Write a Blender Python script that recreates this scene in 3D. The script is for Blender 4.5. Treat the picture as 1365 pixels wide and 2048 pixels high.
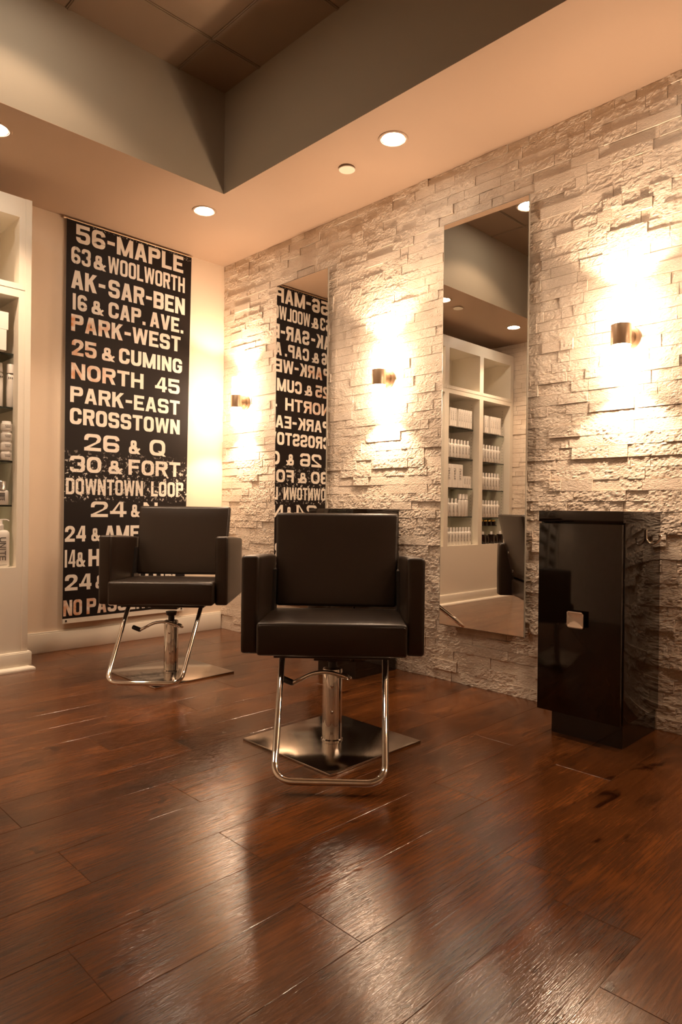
import bpy, bmesh, math, random
from mathutils import Vector, Matrix, noise

random.seed(7)
PI = math.pi
for o in list(bpy.data.objects):
    bpy.data.objects.remove(o)
scene = bpy.context.scene
COL = scene.collection

# ------------------------------------------------------------------ camera
cam_data = bpy.data.cameras.new('camera')
cam = bpy.data.objects.new('camera', cam_data)
COL.objects.link(cam)
cam_data.sensor_fit = 'HORIZONTAL'
cam_data.sensor_width = 36.0
cam_data.lens = 1336.66 / 1365.0 * 36.0
cam_data.clip_start = 0.05
yaw, pitch, roll = math.radians(44.752), math.radians(-0.1497), math.radians(0.6912)
fw = Vector((math.sin(yaw) * math.cos(pitch), math.cos(yaw) * math.cos(pitch), math.sin(pitch)))
rt = Vector((math.cos(yaw), -math.sin(yaw), 0))
up = rt.cross(fw)
r2 = rt * math.cos(roll) + up * math.sin(roll)
u2 = up * math.cos(roll) - rt * math.sin(roll)
M = Matrix(((r2.x, u2.x, -fw.x, 0), (r2.y, u2.y, -fw.y, 0), (r2.z, u2.z, -fw.z, 0.9), (0, 0, 0, 1)))
cam.matrix_world = M
scene.camera = cam

# ------------------------------------------------------------------ world, light levels, exposure
world = bpy.data.worlds.new('world')
scene.world = world
world.use_nodes = True
world.node_tree.nodes['Background'].inputs[0].default_value = (1.0, 0.72, 0.45, 1)
world.node_tree.nodes['Background'].inputs[1].default_value = 0.0
scene.view_settings.view_transform = 'Standard'
scene.view_settings.look = 'None'
scene.view_settings.gamma = 1.0
scene.view_settings.exposure = 1.6
scene.view_settings.use_curve_mapping = False
scene.cycles.max_bounces = 10
scene.cycles.diffuse_bounces = 5
scene.cycles.glossy_bounces = 6
scene.cycles.sample_clamp_indirect = 6.0
scene.cycles.caustics_reflective = False
scene.cycles.caustics_refractive = False

WARM = (1.0, 0.69, 0.455)            # colour of the warm lamps
TUBE_EMIT = 20.0                    # frosted sconce glass
SPOT_UP = 10.0                      # light out of the open ends of a sconce
SPOT_DOWN = 10.0
DOWNLIGHT = 16.0                    # recessed ceiling lamp
LENS_EMIT = 30.0

# room dimensions (metres); x runs along the back wall, y along the stone wall
XR, XL, YB, YF = 2.926, -0.69, 4.216, -2.5
ZC, ZU = 2.724, 3.308


# ------------------------------------------------------------------ materials
def mat_new(name):
    m = bpy.data.materials.new(name)
    m.use_nodes = True
    nt = m.node_tree
    return m, nt, nt.nodes['Principled BSDF']


def node(nt, kind, **kw):
    n = nt.nodes.new(kind)
    for k, v in kw.items():
        if k in n.inputs.keys() if isinstance(k, str) else False:
            n.inputs[k].default_value = v
        else:
            setattr(n, k, v)
    return n


def simple(name, col, rough=0.5, metal=0.0, bump=0.0, scale=60.0, var=0.0, spec=0.5, coat=0.0, detail=4.0, stretch=None):
    m, nt, b = mat_new(name)
    b.inputs['Base Color'].default_value = (*col, 1)
    b.inputs['Roughness'].default_value = rough
    b.inputs['Metallic'].default_value = metal
    b.inputs['Specular IOR Level'].default_value = spec
    b.inputs['Coat Weight'].default_value = coat
    b.inputs['Coat Roughness'].default_value = 0.05
    tc = nt.nodes.new('ShaderNodeTexCoord')
    nz = nt.nodes.new('ShaderNodeTexNoise')
    nz.inputs['Scale'].default_value = scale
    nz.inputs['Detail'].default_value = detail
    if stretch:
        mp = nt.nodes.new('ShaderNodeMapping')
        mp.inputs['Scale'].default_value = stretch
        nt.links.new(tc.outputs['Object'], mp.inputs['Vector'])
        nt.links.new(mp.outputs['Vector'], nz.inputs['Vector'])
    else:
        nt.links.new(tc.outputs['Object'], nz.inputs['Vector'])
    if bump:
        bp = nt.nodes.new('ShaderNodeBump')
        bp.inputs['Strength'].default_value = bump
        bp.inputs['Distance'].default_value = 0.002
        nt.links.new(nz.outputs['Fac'], bp.inputs['Height'])
        nt.links.new(bp.outputs['Normal'], b.inputs['Normal'])
    if var:
        mx = nt.nodes.new('ShaderNodeMix')
        mx.data_type = 'RGBA'
        mx.inputs['A'].default_value = (*[c * (1 - var) for c in col], 1)
        mx.inputs['B'].default_value = (*[min(1, c * (1 + var)) for c in col], 1)
        nt.links.new(nz.outputs['Fac'], mx.inputs['Factor'])
        nt.links.new(mx.outputs['Result'], b.inputs['Base Color'])
    return m


def emission(name, col, strength):
    m, nt, b = mat_new(name)
    b.inputs['Base Color'].default_value = (0.8, 0.8, 0.8, 1)
    b.inputs['Emission Color'].default_value = (*col, 1)
    b.inputs['Emission Strength'].default_value = strength
    return m


def stone_mat():
    m, nt, b = mat_new('white_split_stone')
    tc = nt.nodes.new('ShaderNodeTexCoord')
    n1 = nt.nodes.new('ShaderNodeTexNoise')
    n1.inputs['Scale'].default_value = 9
    n1.inputs['Detail'].default_value = 6
    nt.links.new(tc.outputs['Object'], n1.inputs['Vector'])
    cr = nt.nodes.new('ShaderNodeValToRGB')
    cr.color_ramp.elements[0].color = (0.74, 0.625, 0.51, 1)
    cr.color_ramp.elements[0].position = 0.3
    cr.color_ramp.elements[1].color = (0.86, 0.755, 0.635, 1)
    cr.color_ramp.elements[1].position = 0.7
    nt.links.new(n1.outputs['Fac'], cr.inputs['Fac'])
    nt.links.new(cr.outputs['Color'], b.inputs['Base Color'])
    b.inputs['Roughness'].default_value = 0.85
    b.inputs['Specular IOR Level'].default_value = 0.25
    mp = nt.nodes.new('ShaderNodeMapping')
    mp.inputs['Rotation'].default_value = (0.6, 0, 0)
    mp.inputs['Scale'].default_value = (1, 1, 2.2)
    nt.links.new(tc.outputs['Object'], mp.inputs['Vector'])
    n2 = nt.nodes.new('ShaderNodeTexNoise')
    n2.inputs['Scale'].default_value = 85
    n2.inputs['Detail'].default_value = 7
    n2.inputs['Roughness'].default_value = 0.62
    nt.links.new(mp.outputs['Vector'], n2.inputs['Vector'])
    bp = nt.nodes.new('ShaderNodeBump')
    bp.inputs['Strength'].default_value = 0.9
    bp.inputs['Distance'].default_value = 0.0072
    nt.links.new(n2.outputs['Fac'], bp.inputs['Height'])
    nt.links.new(bp.outputs['Normal'], b.inputs['Normal'])
    return m


def floor_mat():
    m, nt, b = mat_new('brown_wood_planks')
    tc = nt.nodes.new('ShaderNodeTexCoord')
    at = nt.nodes.new('ShaderNodeAttribute')
    at.attribute_name = 'plank'
    off = nt.nodes.new('ShaderNodeVectorMath')
    off.operation = 'SCALE'
    off.inputs['Scale'].default_value = 13.0
    nt.links.new(at.outputs['Color'], off.inputs[0])
    add = nt.nodes.new('ShaderNodeVectorMath')
    add.operation = 'ADD'
    nt.links.new(tc.outputs['Object'], add.inputs[0])
    nt.links.new(off.outputs[0], add.inputs[1])

    def nz(scale, vec, detail=5.0, rough=0.55, dist=0.0):
        mp = nt.nodes.new('ShaderNodeMapping')
        mp.inputs['Scale'].default_value = vec
        nt.links.new(add.outputs[0], mp.inputs['Vector'])
        n = nt.nodes.new('ShaderNodeTexNoise')
        n.inputs['Scale'].default_value = scale
        n.inputs['Detail'].default_value = detail
        n.inputs['Roughness'].default_value = rough
        n.inputs['Distortion'].default_value = dist
        nt.links.new(mp.outputs['Vector'], n.inputs['Vector'])
        return n
    big = nz(3.0, (1.0, 2.6, 1), 4.0, 0.55, 0.6)      # cloudy staining
    grain = nz(9.0, (0.9, 16.0, 1), 6.0, 0.65, 0.4)   # long grain
    fine = nz(16.0, (1.0, 26.0, 1), 3.0, 0.6, 0.25)    # brushed ridges
    knots = nz(5.0, (1.0, 2.2, 1), 2.0, 0.5, 1.6)
    cr = nt.nodes.new('ShaderNodeValToRGB')
    e = cr.color_ramp.elements
    e[0].color, e[0].position = (0.030, 0.0105, 0.0034, 1), 0.30
    e[1].color, e[1].position = (0.185, 0.062, 0.0155, 1), 0.70
    k = e.new(0.5)
    k.color = (0.088, 0.0285, 0.0075, 1)
    mx = nt.nodes.new('ShaderNodeMath')
    mx.operation = 'MULTIPLY_ADD'
    mx.inputs[1].default_value = 0.55
    nt.links.new(big.outputs['Fac'], mx.inputs[0])
    mg = nt.nodes.new('ShaderNodeMath')
    mg.operation = 'MULTIPLY'
    mg.inputs[1].default_value = 0.45
    nt.links.new(grain.outputs['Fac'], mg.inputs[0])
    nt.links.new(mg.outputs[0], mx.inputs[2])
    # plank to plank shift
    sep = nt.nodes.new('ShaderNodeSeparateColor')
    nt.links.new(at.outputs['Color'], sep.inputs[0])
    sh = nt.nodes.new('ShaderNodeMath')
    sh.operation = 'MULTIPLY_ADD'
    sh.inputs[1].default_value = 0.10
    nt.links.new(sep.outputs[0], sh.inputs[0])
    nt.links.new(mx.outputs[0], sh.inputs[2])
    sb = nt.nodes.new('ShaderNodeMath')
    sb.operation = 'SUBTRACT'
    sb.inputs[1].default_value = 0.05
    nt.links.new(sh.outputs[0], sb.inputs[0])
    nt.links.new(sb.outputs[0], cr.inputs['Fac'])
    # dark knots
    kr = nt.nodes.new('ShaderNodeValToRGB')
    kr.color_ramp.elements[0].color, kr.color_ramp.elements[0].position = (0.25, 0.2, 0.18, 1), 0.24
    kr.color_ramp.elements[1].color, kr.color_ramp.elements[1].position = (1, 1, 1, 1), 0.36
    nt.links.new(knots.outputs['Fac'], kr.inputs['Fac'])
    mul = nt.nodes.new('ShaderNodeMix')
    mul.data_type = 'RGBA'
    mul.blend_type = 'MULTIPLY'
    mul.inputs['Factor'].default_value = 1.0
    nt.links.new(cr.outputs['Color'], mul.inputs['A'])
    nt.links.new(kr.outputs['Color'], mul.inputs['B'])
    nt.links.new(mul.outputs['Result'], b.inputs['Base Color'])
    rr = nt.nodes.new('ShaderNodeMapRange')
    rr.inputs['From Min'].default_value, rr.inputs['From Max'].default_value = 0.3, 0.7
    rr.inputs['To Min'].default_value, rr.inputs['To Max'].default_value = 0.17, 0.075
    nt.links.new(big.outputs['Fac'], rr.inputs['Value'])
    nt.links.new(rr.outputs['Result'], b.inputs['Roughness'])
    b.inputs['Specular IOR Level'].default_value = 0.5
    bp = nt.nodes.new('ShaderNodeBump')
    bp.inputs['Strength'].default_value = 0.24
    bp.inputs['Distance'].default_value = 0.0016
    nt.links.new(fine.outputs['Fac'], bp.inputs['Height'])
    bp2 = nt.nodes.new('ShaderNodeBump')
    bp2.inputs['Strength'].default_value = 0.25
    bp2.inputs['Distance'].default_value = 0.006
    nt.links.new(big.outputs['Fac'], bp2.inputs['Height'])
    nt.links.new(bp.outputs['Normal'], bp2.inputs['Normal'])
    nt.links.new(bp2.outputs['Normal'], b.inputs['Normal'])
    return m


def worn_band(nt, tc):
    """0..1 mask of flaked print, strong in the worn rows of the banner (object z 0.95..1.25)."""
    sep = nt.nodes.new('ShaderNodeSeparateXYZ')
    nt.links.new(tc.outputs['Object'], sep.inputs[0])
    cr = nt.nodes.new('ShaderNodeValToRGB')
    mr = nt.nodes.new('ShaderNodeMapRange')
    mr.inputs['From Min'].default_value, mr.inputs['From Max'].default_value = 0.85, 1.35
    nt.links.new(sep.outputs[2], mr.inputs['Value'])
    nt.links.new(mr.outputs['Result'], cr.inputs['Fac'])
    e = cr.color_ramp.elements
    e[0].color, e[0].position = (0, 0, 0, 1), 0.16
    e[1].color, e[1].position = (0, 0, 0, 1), 0.84
    a = e.new(0.24); a.color = (1, 1, 1, 1)
    c = e.new(0.52); c.color = (0.85, 0.85, 0.85, 1)
    d = e.new(0.76); d.color = (0.45, 0.45, 0.45, 1)
    return cr


def banner_mats():
    out = []
    for kind in ('cloth', 'ink'):
        m, nt, b = mat_new('banner_black' if kind == 'cloth' else 'banner_lettering')
        tc = nt.nodes.new('ShaderNodeTexCoord')
        band = worn_band(nt, tc)
        n = nt.nodes.new('ShaderNodeTexNoise')
        n.inputs['Scale'].default_value = 38 if kind == 'cloth' else 75
        n.inputs['Detail'].default_value = 6
        n.inputs['Roughness'].default_value = 0.7
        nt.links.new(tc.outputs['Object'], n.inputs['Vector'])
        th = nt.nodes.new('ShaderNodeValToRGB')
        lo = 0.575 if kind == 'cloth' else 0.60
        th.color_ramp.elements[0].position = lo
        th.color_ramp.elements[1].position = lo + 0.02
        nt.links.new(n.outputs['Fac'], th.inputs['Fac'])
        ms = nt.nodes.new('ShaderNodeMath')
        ms.operation = 'MULTIPLY'
        nt.links.new(th.outputs['Color'], ms.inputs[0])
        nt.links.new(band.outputs['Color'], ms.inputs[1])
        mx = nt.nodes.new('ShaderNodeMix')
        mx.data_type = 'RGBA'
        nt.links.new(ms.outputs[0], mx.inputs['Factor'])
        dark, light = (0.013, 0.0085, 0.0075, 1), (0.80, 0.74, 0.66, 1)
        if kind == 'cloth':
            mx.inputs['A'].default_value = dark
            mx.inputs['B'].default_value = light
        else:
            # faded orange stains on a few words near the left edge
            n2 = nt.nodes.new('ShaderNodeTexNoise')
            n2.inputs['Scale'].default_value = 13
            n2.inputs['Detail'].default_value = 4
            nt.links.new(tc.outputs['Object'], n2.inputs['Vector'])
            sx = nt.nodes.new('ShaderNodeSeparateXYZ')
            nt.links.new(tc.outputs['Object'], sx.inputs[0])
            gx = nt.nodes.new('ShaderNodeMapRange')
            gx.inputs['From Min'].default_value, gx.inputs['From Max'].default_value = 0.10, 0.50
            gx.inputs['To Min'].default_value, gx.inputs['To Max'].default_value = 1.0, 0.0
            nt.links.new(sx.outputs[0], gx.inputs['Value'])
            rows = nt.nodes.new('ShaderNodeValToRGB')
            rows.color_ramp.interpolation = 'CONSTANT'
            zr = nt.nodes.new('ShaderNodeMapRange')
            zr.inputs['From Min'].default_value, zr.inputs['From Max'].default_value = 0.0, 2.7
            nt.links.new(sx.outputs[2], zr.inputs['Value'])
            nt.links.new(zr.outputs['Result'], rows.inputs['Fac'])
            ee = rows.color_ramp.elements
            ee[0].position, ee[0].color = 0.0, (1, 1, 1, 1)
            ee[1].position, ee[1].color = 0.125, (0, 0, 0, 1)
            q = ee.new(0.62); q.color = (0.8, 0.8, 0.8, 1)
            q = ee.new(0.735); q.color = (1, 1, 1, 1)
            q = ee.new(0.79); q.color = (0, 0, 0, 1)
            f1 = nt.nodes.new('ShaderNodeMath'); f1.operation = 'MULTIPLY'
            nt.links.new(gx.outputs['Result'], f1.inputs[0])
            nt.links.new(rows.outputs['Color'], f1.inputs[1])
            th2 = nt.nodes.new('ShaderNodeValToRGB')
            th2.color_ramp.elements[0].position, th2.color_ramp.elements[1].position = 0.40, 0.62
            nt.links.new(n2.outputs['Fac'], th2.inputs['Fac'])
            f2 = nt.nodes.new('ShaderNodeMath'); f2.operation = 'MULTIPLY'
            nt.links.new(f1.outputs[0], f2.inputs[0])
            nt.links.new(th2.outputs['Color'], f2.inputs[1])
            om = nt.nodes.new('ShaderNodeMix'); om.data_type = 'RGBA'
            om.inputs['A'].default_value = light
            om.inputs['B'].default_value = (0.62, 0.24, 0.075, 1)
            nt.links.new(f2.outputs[0], om.inputs['Factor'])
            nt.links.new(om.outputs['Result'], mx.inputs['A'])
            mx.inputs['B'].default_value = (0.05, 0.03, 0.022, 1)
        nt.links.new(mx.outputs['Result'], b.inputs['Base Color'])
        b.inputs['Roughness'].default_value = 0.55
        b.inputs['Specular IOR Level'].default_value = 0.2
        out.append(m)
    return out


def glass_mat():
    m, nt, b = mat_new('shelf_glass')
    nt.nodes.remove(b)
    out = nt.nodes['Material Output']
    tr = nt.nodes.new('ShaderNodeBsdfTransparent')
    tr.inputs[0].default_value = (0.90, 0.94, 0.90, 1)
    gl = nt.nodes.new('ShaderNodeBsdfGlossy')
    gl.inputs['Roughness'].default_value = 0.02
    fr = nt.nodes.new('ShaderNodeFresnel')
    fr.inputs['IOR'].default_value = 1.5
    mix = nt.nodes.new('ShaderNodeMixShader')
    nt.links.new(fr.outputs[0], mix.inputs[0])
    nt.links.new(tr.outputs[0], mix.inputs[1])
    nt.links.new(gl.outputs[0], mix.inputs[2])
    nt.links.new(mix.outputs[0], out.inputs['Surface'])
    return m


STONE = stone_mat()
WOOD = floor_mat()
CLOTH, INK = banner_mats()
GLASS = glass_mat()
PAINT = simple('cream_wall_paint', (0.80, 0.67, 0.53), 0.6, bump=0.05, scale=300)
CEIL = simple('ceiling_paint', (0.42, 0.298, 0.212), 0.75, bump=0.04, scale=300)
TAUPE = simple('taupe_soffit_paint', (0.345, 0.300, 0.232), 0.7, bump=0.04, scale=300)
TILE = simple('ceiling_tile', (0.27, 0.19, 0.125), 0.9, bump=0.15, scale=220)
TBAR = simple('ceiling_grid_metal', (0.24, 0.17, 0.11), 0.5, bump=0.02)
TRIM = simple('white_trim_paint', (0.80, 0.745, 0.64), 0.38, bump=0.03, scale=200)
LEATHER = simple('dark_brown_vinyl', (0.0215, 0.0130, 0.0080), 0.34, bump=0.12, scale=420, spec=0.5)
CHROME = simple('chrome', (0.80, 0.77, 0.73), 0.045, metal=1.0, bump=0.008, scale=20)
STEEL = simple('brushed_steel_plate', (0.58, 0.53, 0.48), 0.12, metal=1.0, bump=0.05, scale=40, stretch=(60, 1, 1))
GRIP = simple('black_rubber', (0.012, 0.010, 0.009), 0.5, bump=0.1, scale=300)
BLACKMETAL = simple('black_painted_metal', (0.02, 0.016, 0.014), 0.35, bump=0.02)
LACQUER = simple('dark_brown_gloss_lacquer', (0.0125, 0.0070, 0.0040), 0.075, bump=0.0015, scale=8, spec=0.55)
MIRROR = simple('mirror_silver', (0.86, 0.84, 0.80), 0.0, metal=1.0)
MIRRORBACK = simple('mirror_edge', (0.30, 0.27, 0.22), 0.25, bump=0.02)
NICKEL = simple('brushed_nickel', (0.56, 0.41, 0.28), 0.38, metal=0.75, bump=0.06, scale=30, stretch=(1, 1, 60))
DARKNICKEL = simple('dark_nickel', (0.24, 0.155, 0.09), 0.4, metal=0.5, bump=0.04, scale=30)
TUBE = emission('frosted_lit_glass', (1.0, 0.725, 0.50), TUBE_EMIT)
LENS = emission('lit_lamp_lens', (1.0, 0.84, 0.66), LENS_EMIT)
PLASTIC = simple('white_bottle_plastic', (0.80, 0.77, 0.72), 0.35, bump=0.02)
CAPMAT = simple('white_cap_plastic', (0.74, 0.71, 0.67), 0.3, bump=0.02)
SILVERCAP = simple('silver_cap', (0.62, 0.60, 0.57), 0.2, metal=0.8, bump=0.02)
CARTON = simple('white_carton', (0.79, 0.75, 0.69), 0.6, bump=0.05)
GOLD = simple('gold_lid', (0.72, 0.50, 0.14), 0.25, metal=0.9, bump=0.02)
AMBER = simple('dark_bottle_glass', (0.016, 0.008, 0.005), 0.12, bump=0.01)
PRINT = simple('grey_print', (0.10, 0.085, 0.075), 0.6)
REDPRINT = simple('red_print', (0.55, 0.08, 0.04), 0.6)
GLASSEDGE = simple('green_glass_edge', (0.020, 0.026, 0.018), 0.15, bump=0.01)


# ------------------------------------------------------------------ mesh helpers
class MB:
    """collects shapes and links them as ONE mesh object"""
    def __init__(self):
        self.v, self.f, self.mi, self.sm = [], [], [], []

    def add(self, verts, faces, mi=0, smooth=False):
        o = len(self.v)
        self.v += [tuple(p) for p in verts]
        self.f += [tuple(i + o for i in f) for f in faces]
        self.mi += [mi] * len(faces)
        self.sm += [smooth] * len(faces)
        return self

    def box(self, x0, x1, y0, y1, z0, z1, mi=0, bev=0.0, seg=2, mat=None):
        bm = bmesh.new()
        bmesh.ops.create_cube(bm, size=1.0)
        for v in bm.verts:
            v.co = Vector(((x0 + x1) / 2 + v.co.x * (x1 - x0), (y0 + y1) / 2 + v.co.y * (y1 - y0),
                           (z0 + z1) / 2 + v.co.z * (z1 - z0)))
        if bev > 0:
            bmesh.ops.bevel(bm, geom=list(bm.edges), offset=bev, segments=seg, profile=0.5, affect='EDGES')
        if mat is not None:
            bmesh.ops.transform(bm, matrix=mat, verts=list(bm.verts))
        self.from_bm(bm, mi, bev > 0)
        bm.free()
        return self

    def from_bm(self, bm, mi=0, smooth=False):
        bm.verts.index_update()
        self.add([v.co.copy() for v in bm.verts], [[v.index for v in f.verts] for f in bm.faces], mi, smooth)

    def lathe(self, prof, center=(0, 0, 0), axis='z', seg=32, mi=0, smooth=True):
        """prof: list of (radius, height)"""
        vs, fs = [], []
        c = Vector(center)
        n = len(prof)
        for r, h in prof:
            for k in range(seg):
                a = 2 * PI * k / seg
                p = (r * math.cos(a), r * math.sin(a), h)
                if axis == 'x':
                    p = (p[2], p[0], p[1])
                elif axis == 'y':
                    p = (p[0], p[2], p[1])
                vs.append(c + Vector(p))
        for i in range(n - 1):
            for k in range(seg):
                a, b_ = i * seg + k, i * seg + (k + 1) % seg
                f = (a, b_, b_ + seg, a + seg)
                fs.append(f if axis != 'y' else f[::-1])
        if prof[0][0] > 1e-6:
            fs.append(tuple(range(seg))[::-1])
        if prof[-1][0] > 1e-6:
            fs.append(tuple((n - 1) * seg + k for k in range(seg)))
        return self.add(vs, fs, mi, smooth)

    def sweep(self, pts, r, seg=12, mi=0, radii=None):
        pts = [Vector(p) for p in pts]
        n = len(pts)
        tang = []
        for i in range(n):
            a = pts[max(0, i - 1)]
            b_ = pts[min(n - 1, i + 1)]
            tang.append((b_ - a).normalized())
        ref = Vector((0, 0, 1)) if abs(tang[0].z) < 0.9 else Vector((1, 0, 0))
        nrm = (ref - tang[0] * ref.dot(tang[0])).normalized()
        vs, fs = [], []
        for i in range(n):
            nrm = (nrm - tang[i] * nrm.dot(tang[i])).normalized()
            bn = tang[i].cross(nrm)
            rr = radii[i] if radii else r
            for k in range(seg):
                a = 2 * PI * k / seg
                vs.append(pts[i] + nrm * (rr * math.cos(a)) + bn * (rr * math.sin(a)))
        for i in range(n - 1):
            for k in range(seg):
                a, b_ = i * seg + k, i * seg + (k + 1) % seg
                fs.append((a, b_, b_ + seg, a + seg))
        fs.append(tuple(range(seg))[::-1])
        fs.append(tuple((n - 1) * seg + k for k in range(seg)))
        return self.add(vs, fs, mi, True)

    def build(self, name, mats, parent=None, loc=None):
        me = bpy.data.meshes.new(name)
        me.from_pydata(self.v, [], self.f)
        if not isinstance(mats, (list, tuple)):
            mats = [mats]
        for m in mats:
            me.materials.append(m)
        me.polygons.foreach_set('material_index', self.mi)
        me.polygons.foreach_set('use_smooth', self.sm)
        me.update()
        if any(self.sm):
            try:
                me.set_sharp_from_angle(angle=math.radians(38))
            except Exception:
                pass
        o = bpy.data.objects.new(name, me)
        COL.objects.link(o)
        if loc:
            o.location = loc
        if parent:
            o.parent = parent
        return o


def fillet(pts, r, n=8):
    """round the inner corners of a polyline"""
    pts = [Vector(p) for p in pts]
    out = [pts[0]]
    for i in range(1, len(pts) - 1):
        a, b_, c = pts[i - 1], pts[i], pts[i + 1]
        d1, d2 = (a - b_).normalized(), (c - b_).normalized()
        ang = d1.angle(d2)
        t = min(r / math.tan(ang / 2), 0.49 * (a - b_).length, 0.49 * (c - b_).length)
        p, q = b_ + d1 * t, b_ + d2 * t
        for k in range(n + 1):
            s = k / n
            out.append(p * (1 - s) ** 2 + b_ * 2 * s * (1 - s) + q * s * s)
    out.append(pts[-1])
    return out


def spline(pts, n=8):
    """Catmull-Rom through points"""
    P = [Vector(p) for p in pts]
    P = [P[0] * 2 - P[1]] + P + [P[-1] * 2 - P[-2]]
    out = []
    for i in range(1, len(P) - 2):
        for k in range(n):
            t = k / n
            a, b_, c, d = P[i - 1], P[i], P[i + 1], P[i + 2]
            out.append(0.5 * ((2 * b_) + (c - a) * t + (2 * a - 5 * b_ + 4 * c - d) * t * t + (3 * b_ - a - 3 * c + d) * t ** 3))
    out.append(P[-2])
    return out


def thing(name, label, cat, loc=(0, 0, 0), rotz=0.0, group=None):
    o = bpy.data.objects.new(name, None)
    COL.objects.link(o)
    o.empty_display_size = 0.1
    o.location = loc
    o.rotation_euler = (0, 0, rotz)
    o['label'] = label
    o['category'] = cat
    if group:
        o['group'] = group
    return o


def tag(o, label, cat, group=None):
    o['label'] = label
    o['category'] = cat
    if group:
        o['group'] = group
    return o


def dup(root, loc, label, rotz=None):
    """a copy of a thing with copies of its parts and sub-parts"""
    r = root.copy()
    COL.objects.link(r)
    r.location = loc
    if rotz is not None:
        r.rotation_euler = (0, 0, rotz)
    r['label'] = label
    for ch in list(root.children):
        c = ch.copy()
        COL.objects.link(c)
        c.parent = r
        for g in list(ch.children):
            d = g.copy()
            COL.objects.link(d)
            d.parent = c
    return r


def struct(o):
    o['kind'] = 'structure'
    return o


# ------------------------------------------------------------------ block lettering
def rr_loop(x0, y0, x1, y1, r, K=5):
    """points ccw from right-middle; r = (TR, TL, BL, BR) radii"""
    pts = []
    cx, cy = (x0 + x1) / 2, (y0 + y1) / 2
    pts.append((x1, cy))
    for (px, py, rad, a0) in ((x1, y1, r[0], 0), (x0, y1, r[1], 90), (x0, y0, r[2], 180), (x1, y0, r[3], 270)):
        rad = max(rad, 1e-4)
        ox = px - rad if px == x1 else px + rad
        oy = py - rad if py == y1 else py + rad
        for k in range(K + 1):
            a = math.radians(a0 + 90 * k / K)
            pts.append((ox + rad * math.cos(a), oy + rad * math.sin(a)))
        if a0 == 0:
            pts.append((cx, y1))
        elif a0 == 90:
            pts.append((x0, cy))
        elif a0 == 180:
            pts.append((cx, y0))
        else:
            pts.append((x1, cy))
    return pts


KK = 5
RM, TM, LM, BM, RE = 0, KK + 2, 2 * (KK + 2), 3 * (KK + 2), 4 * (KK + 2)


def band(x0, y0, x1, y1, tx, ty, a=0, b=RE, rad=None, sa=None, sb=None):
    """strip of a rounded rectangle from loop index a to b (may wrap); sa / sb move the y of the cut ends"""
    R0 = rad if rad is not None else 0.36 * min(x1 - x0, y1 - y0)
    if not isinstance(R0, tuple):
        R0 = (R0,) * 4
    ri = tuple(max(q - 0.7 * min(tx, ty), 0.0008) for q in R0)
    o = rr_loop(x0, y0, x1, y1, R0, KK)
    i = rr_loop(x0 + tx, y0 + ty, x1 - tx, y1 - ty, ri, KK)
    idx = list(range(a, b + 1)) if b > a else list(range(a, RE)) + list(range(0, b + 1))
    O = [list(o[k]) for k in idx]
    I = [list(i[k]) for k in idx]
    if sa is not None:
        O[0][1] = I[0][1] = sa
    if sb is not None:
        O[-1][1] = I[-1][1] = sb
    return [[O[k], O[k + 1], I[k + 1], I[k]] for k in range(len(idx) - 1)]


def rc(x0, y0, x1, y1):
    return [[(x0, y0), (x1, y0), (x1, y1), (x0, y1)]]


WID = {'M': 1.28, 'W': 1.42, '-': 0.62, '.': 0.34, '1': 0.42, 'I': 0.36, '&': 1.05, 'L': 0.86, 'F': 0.9, 'E': 0.9, 'T': 0.95}


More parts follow.
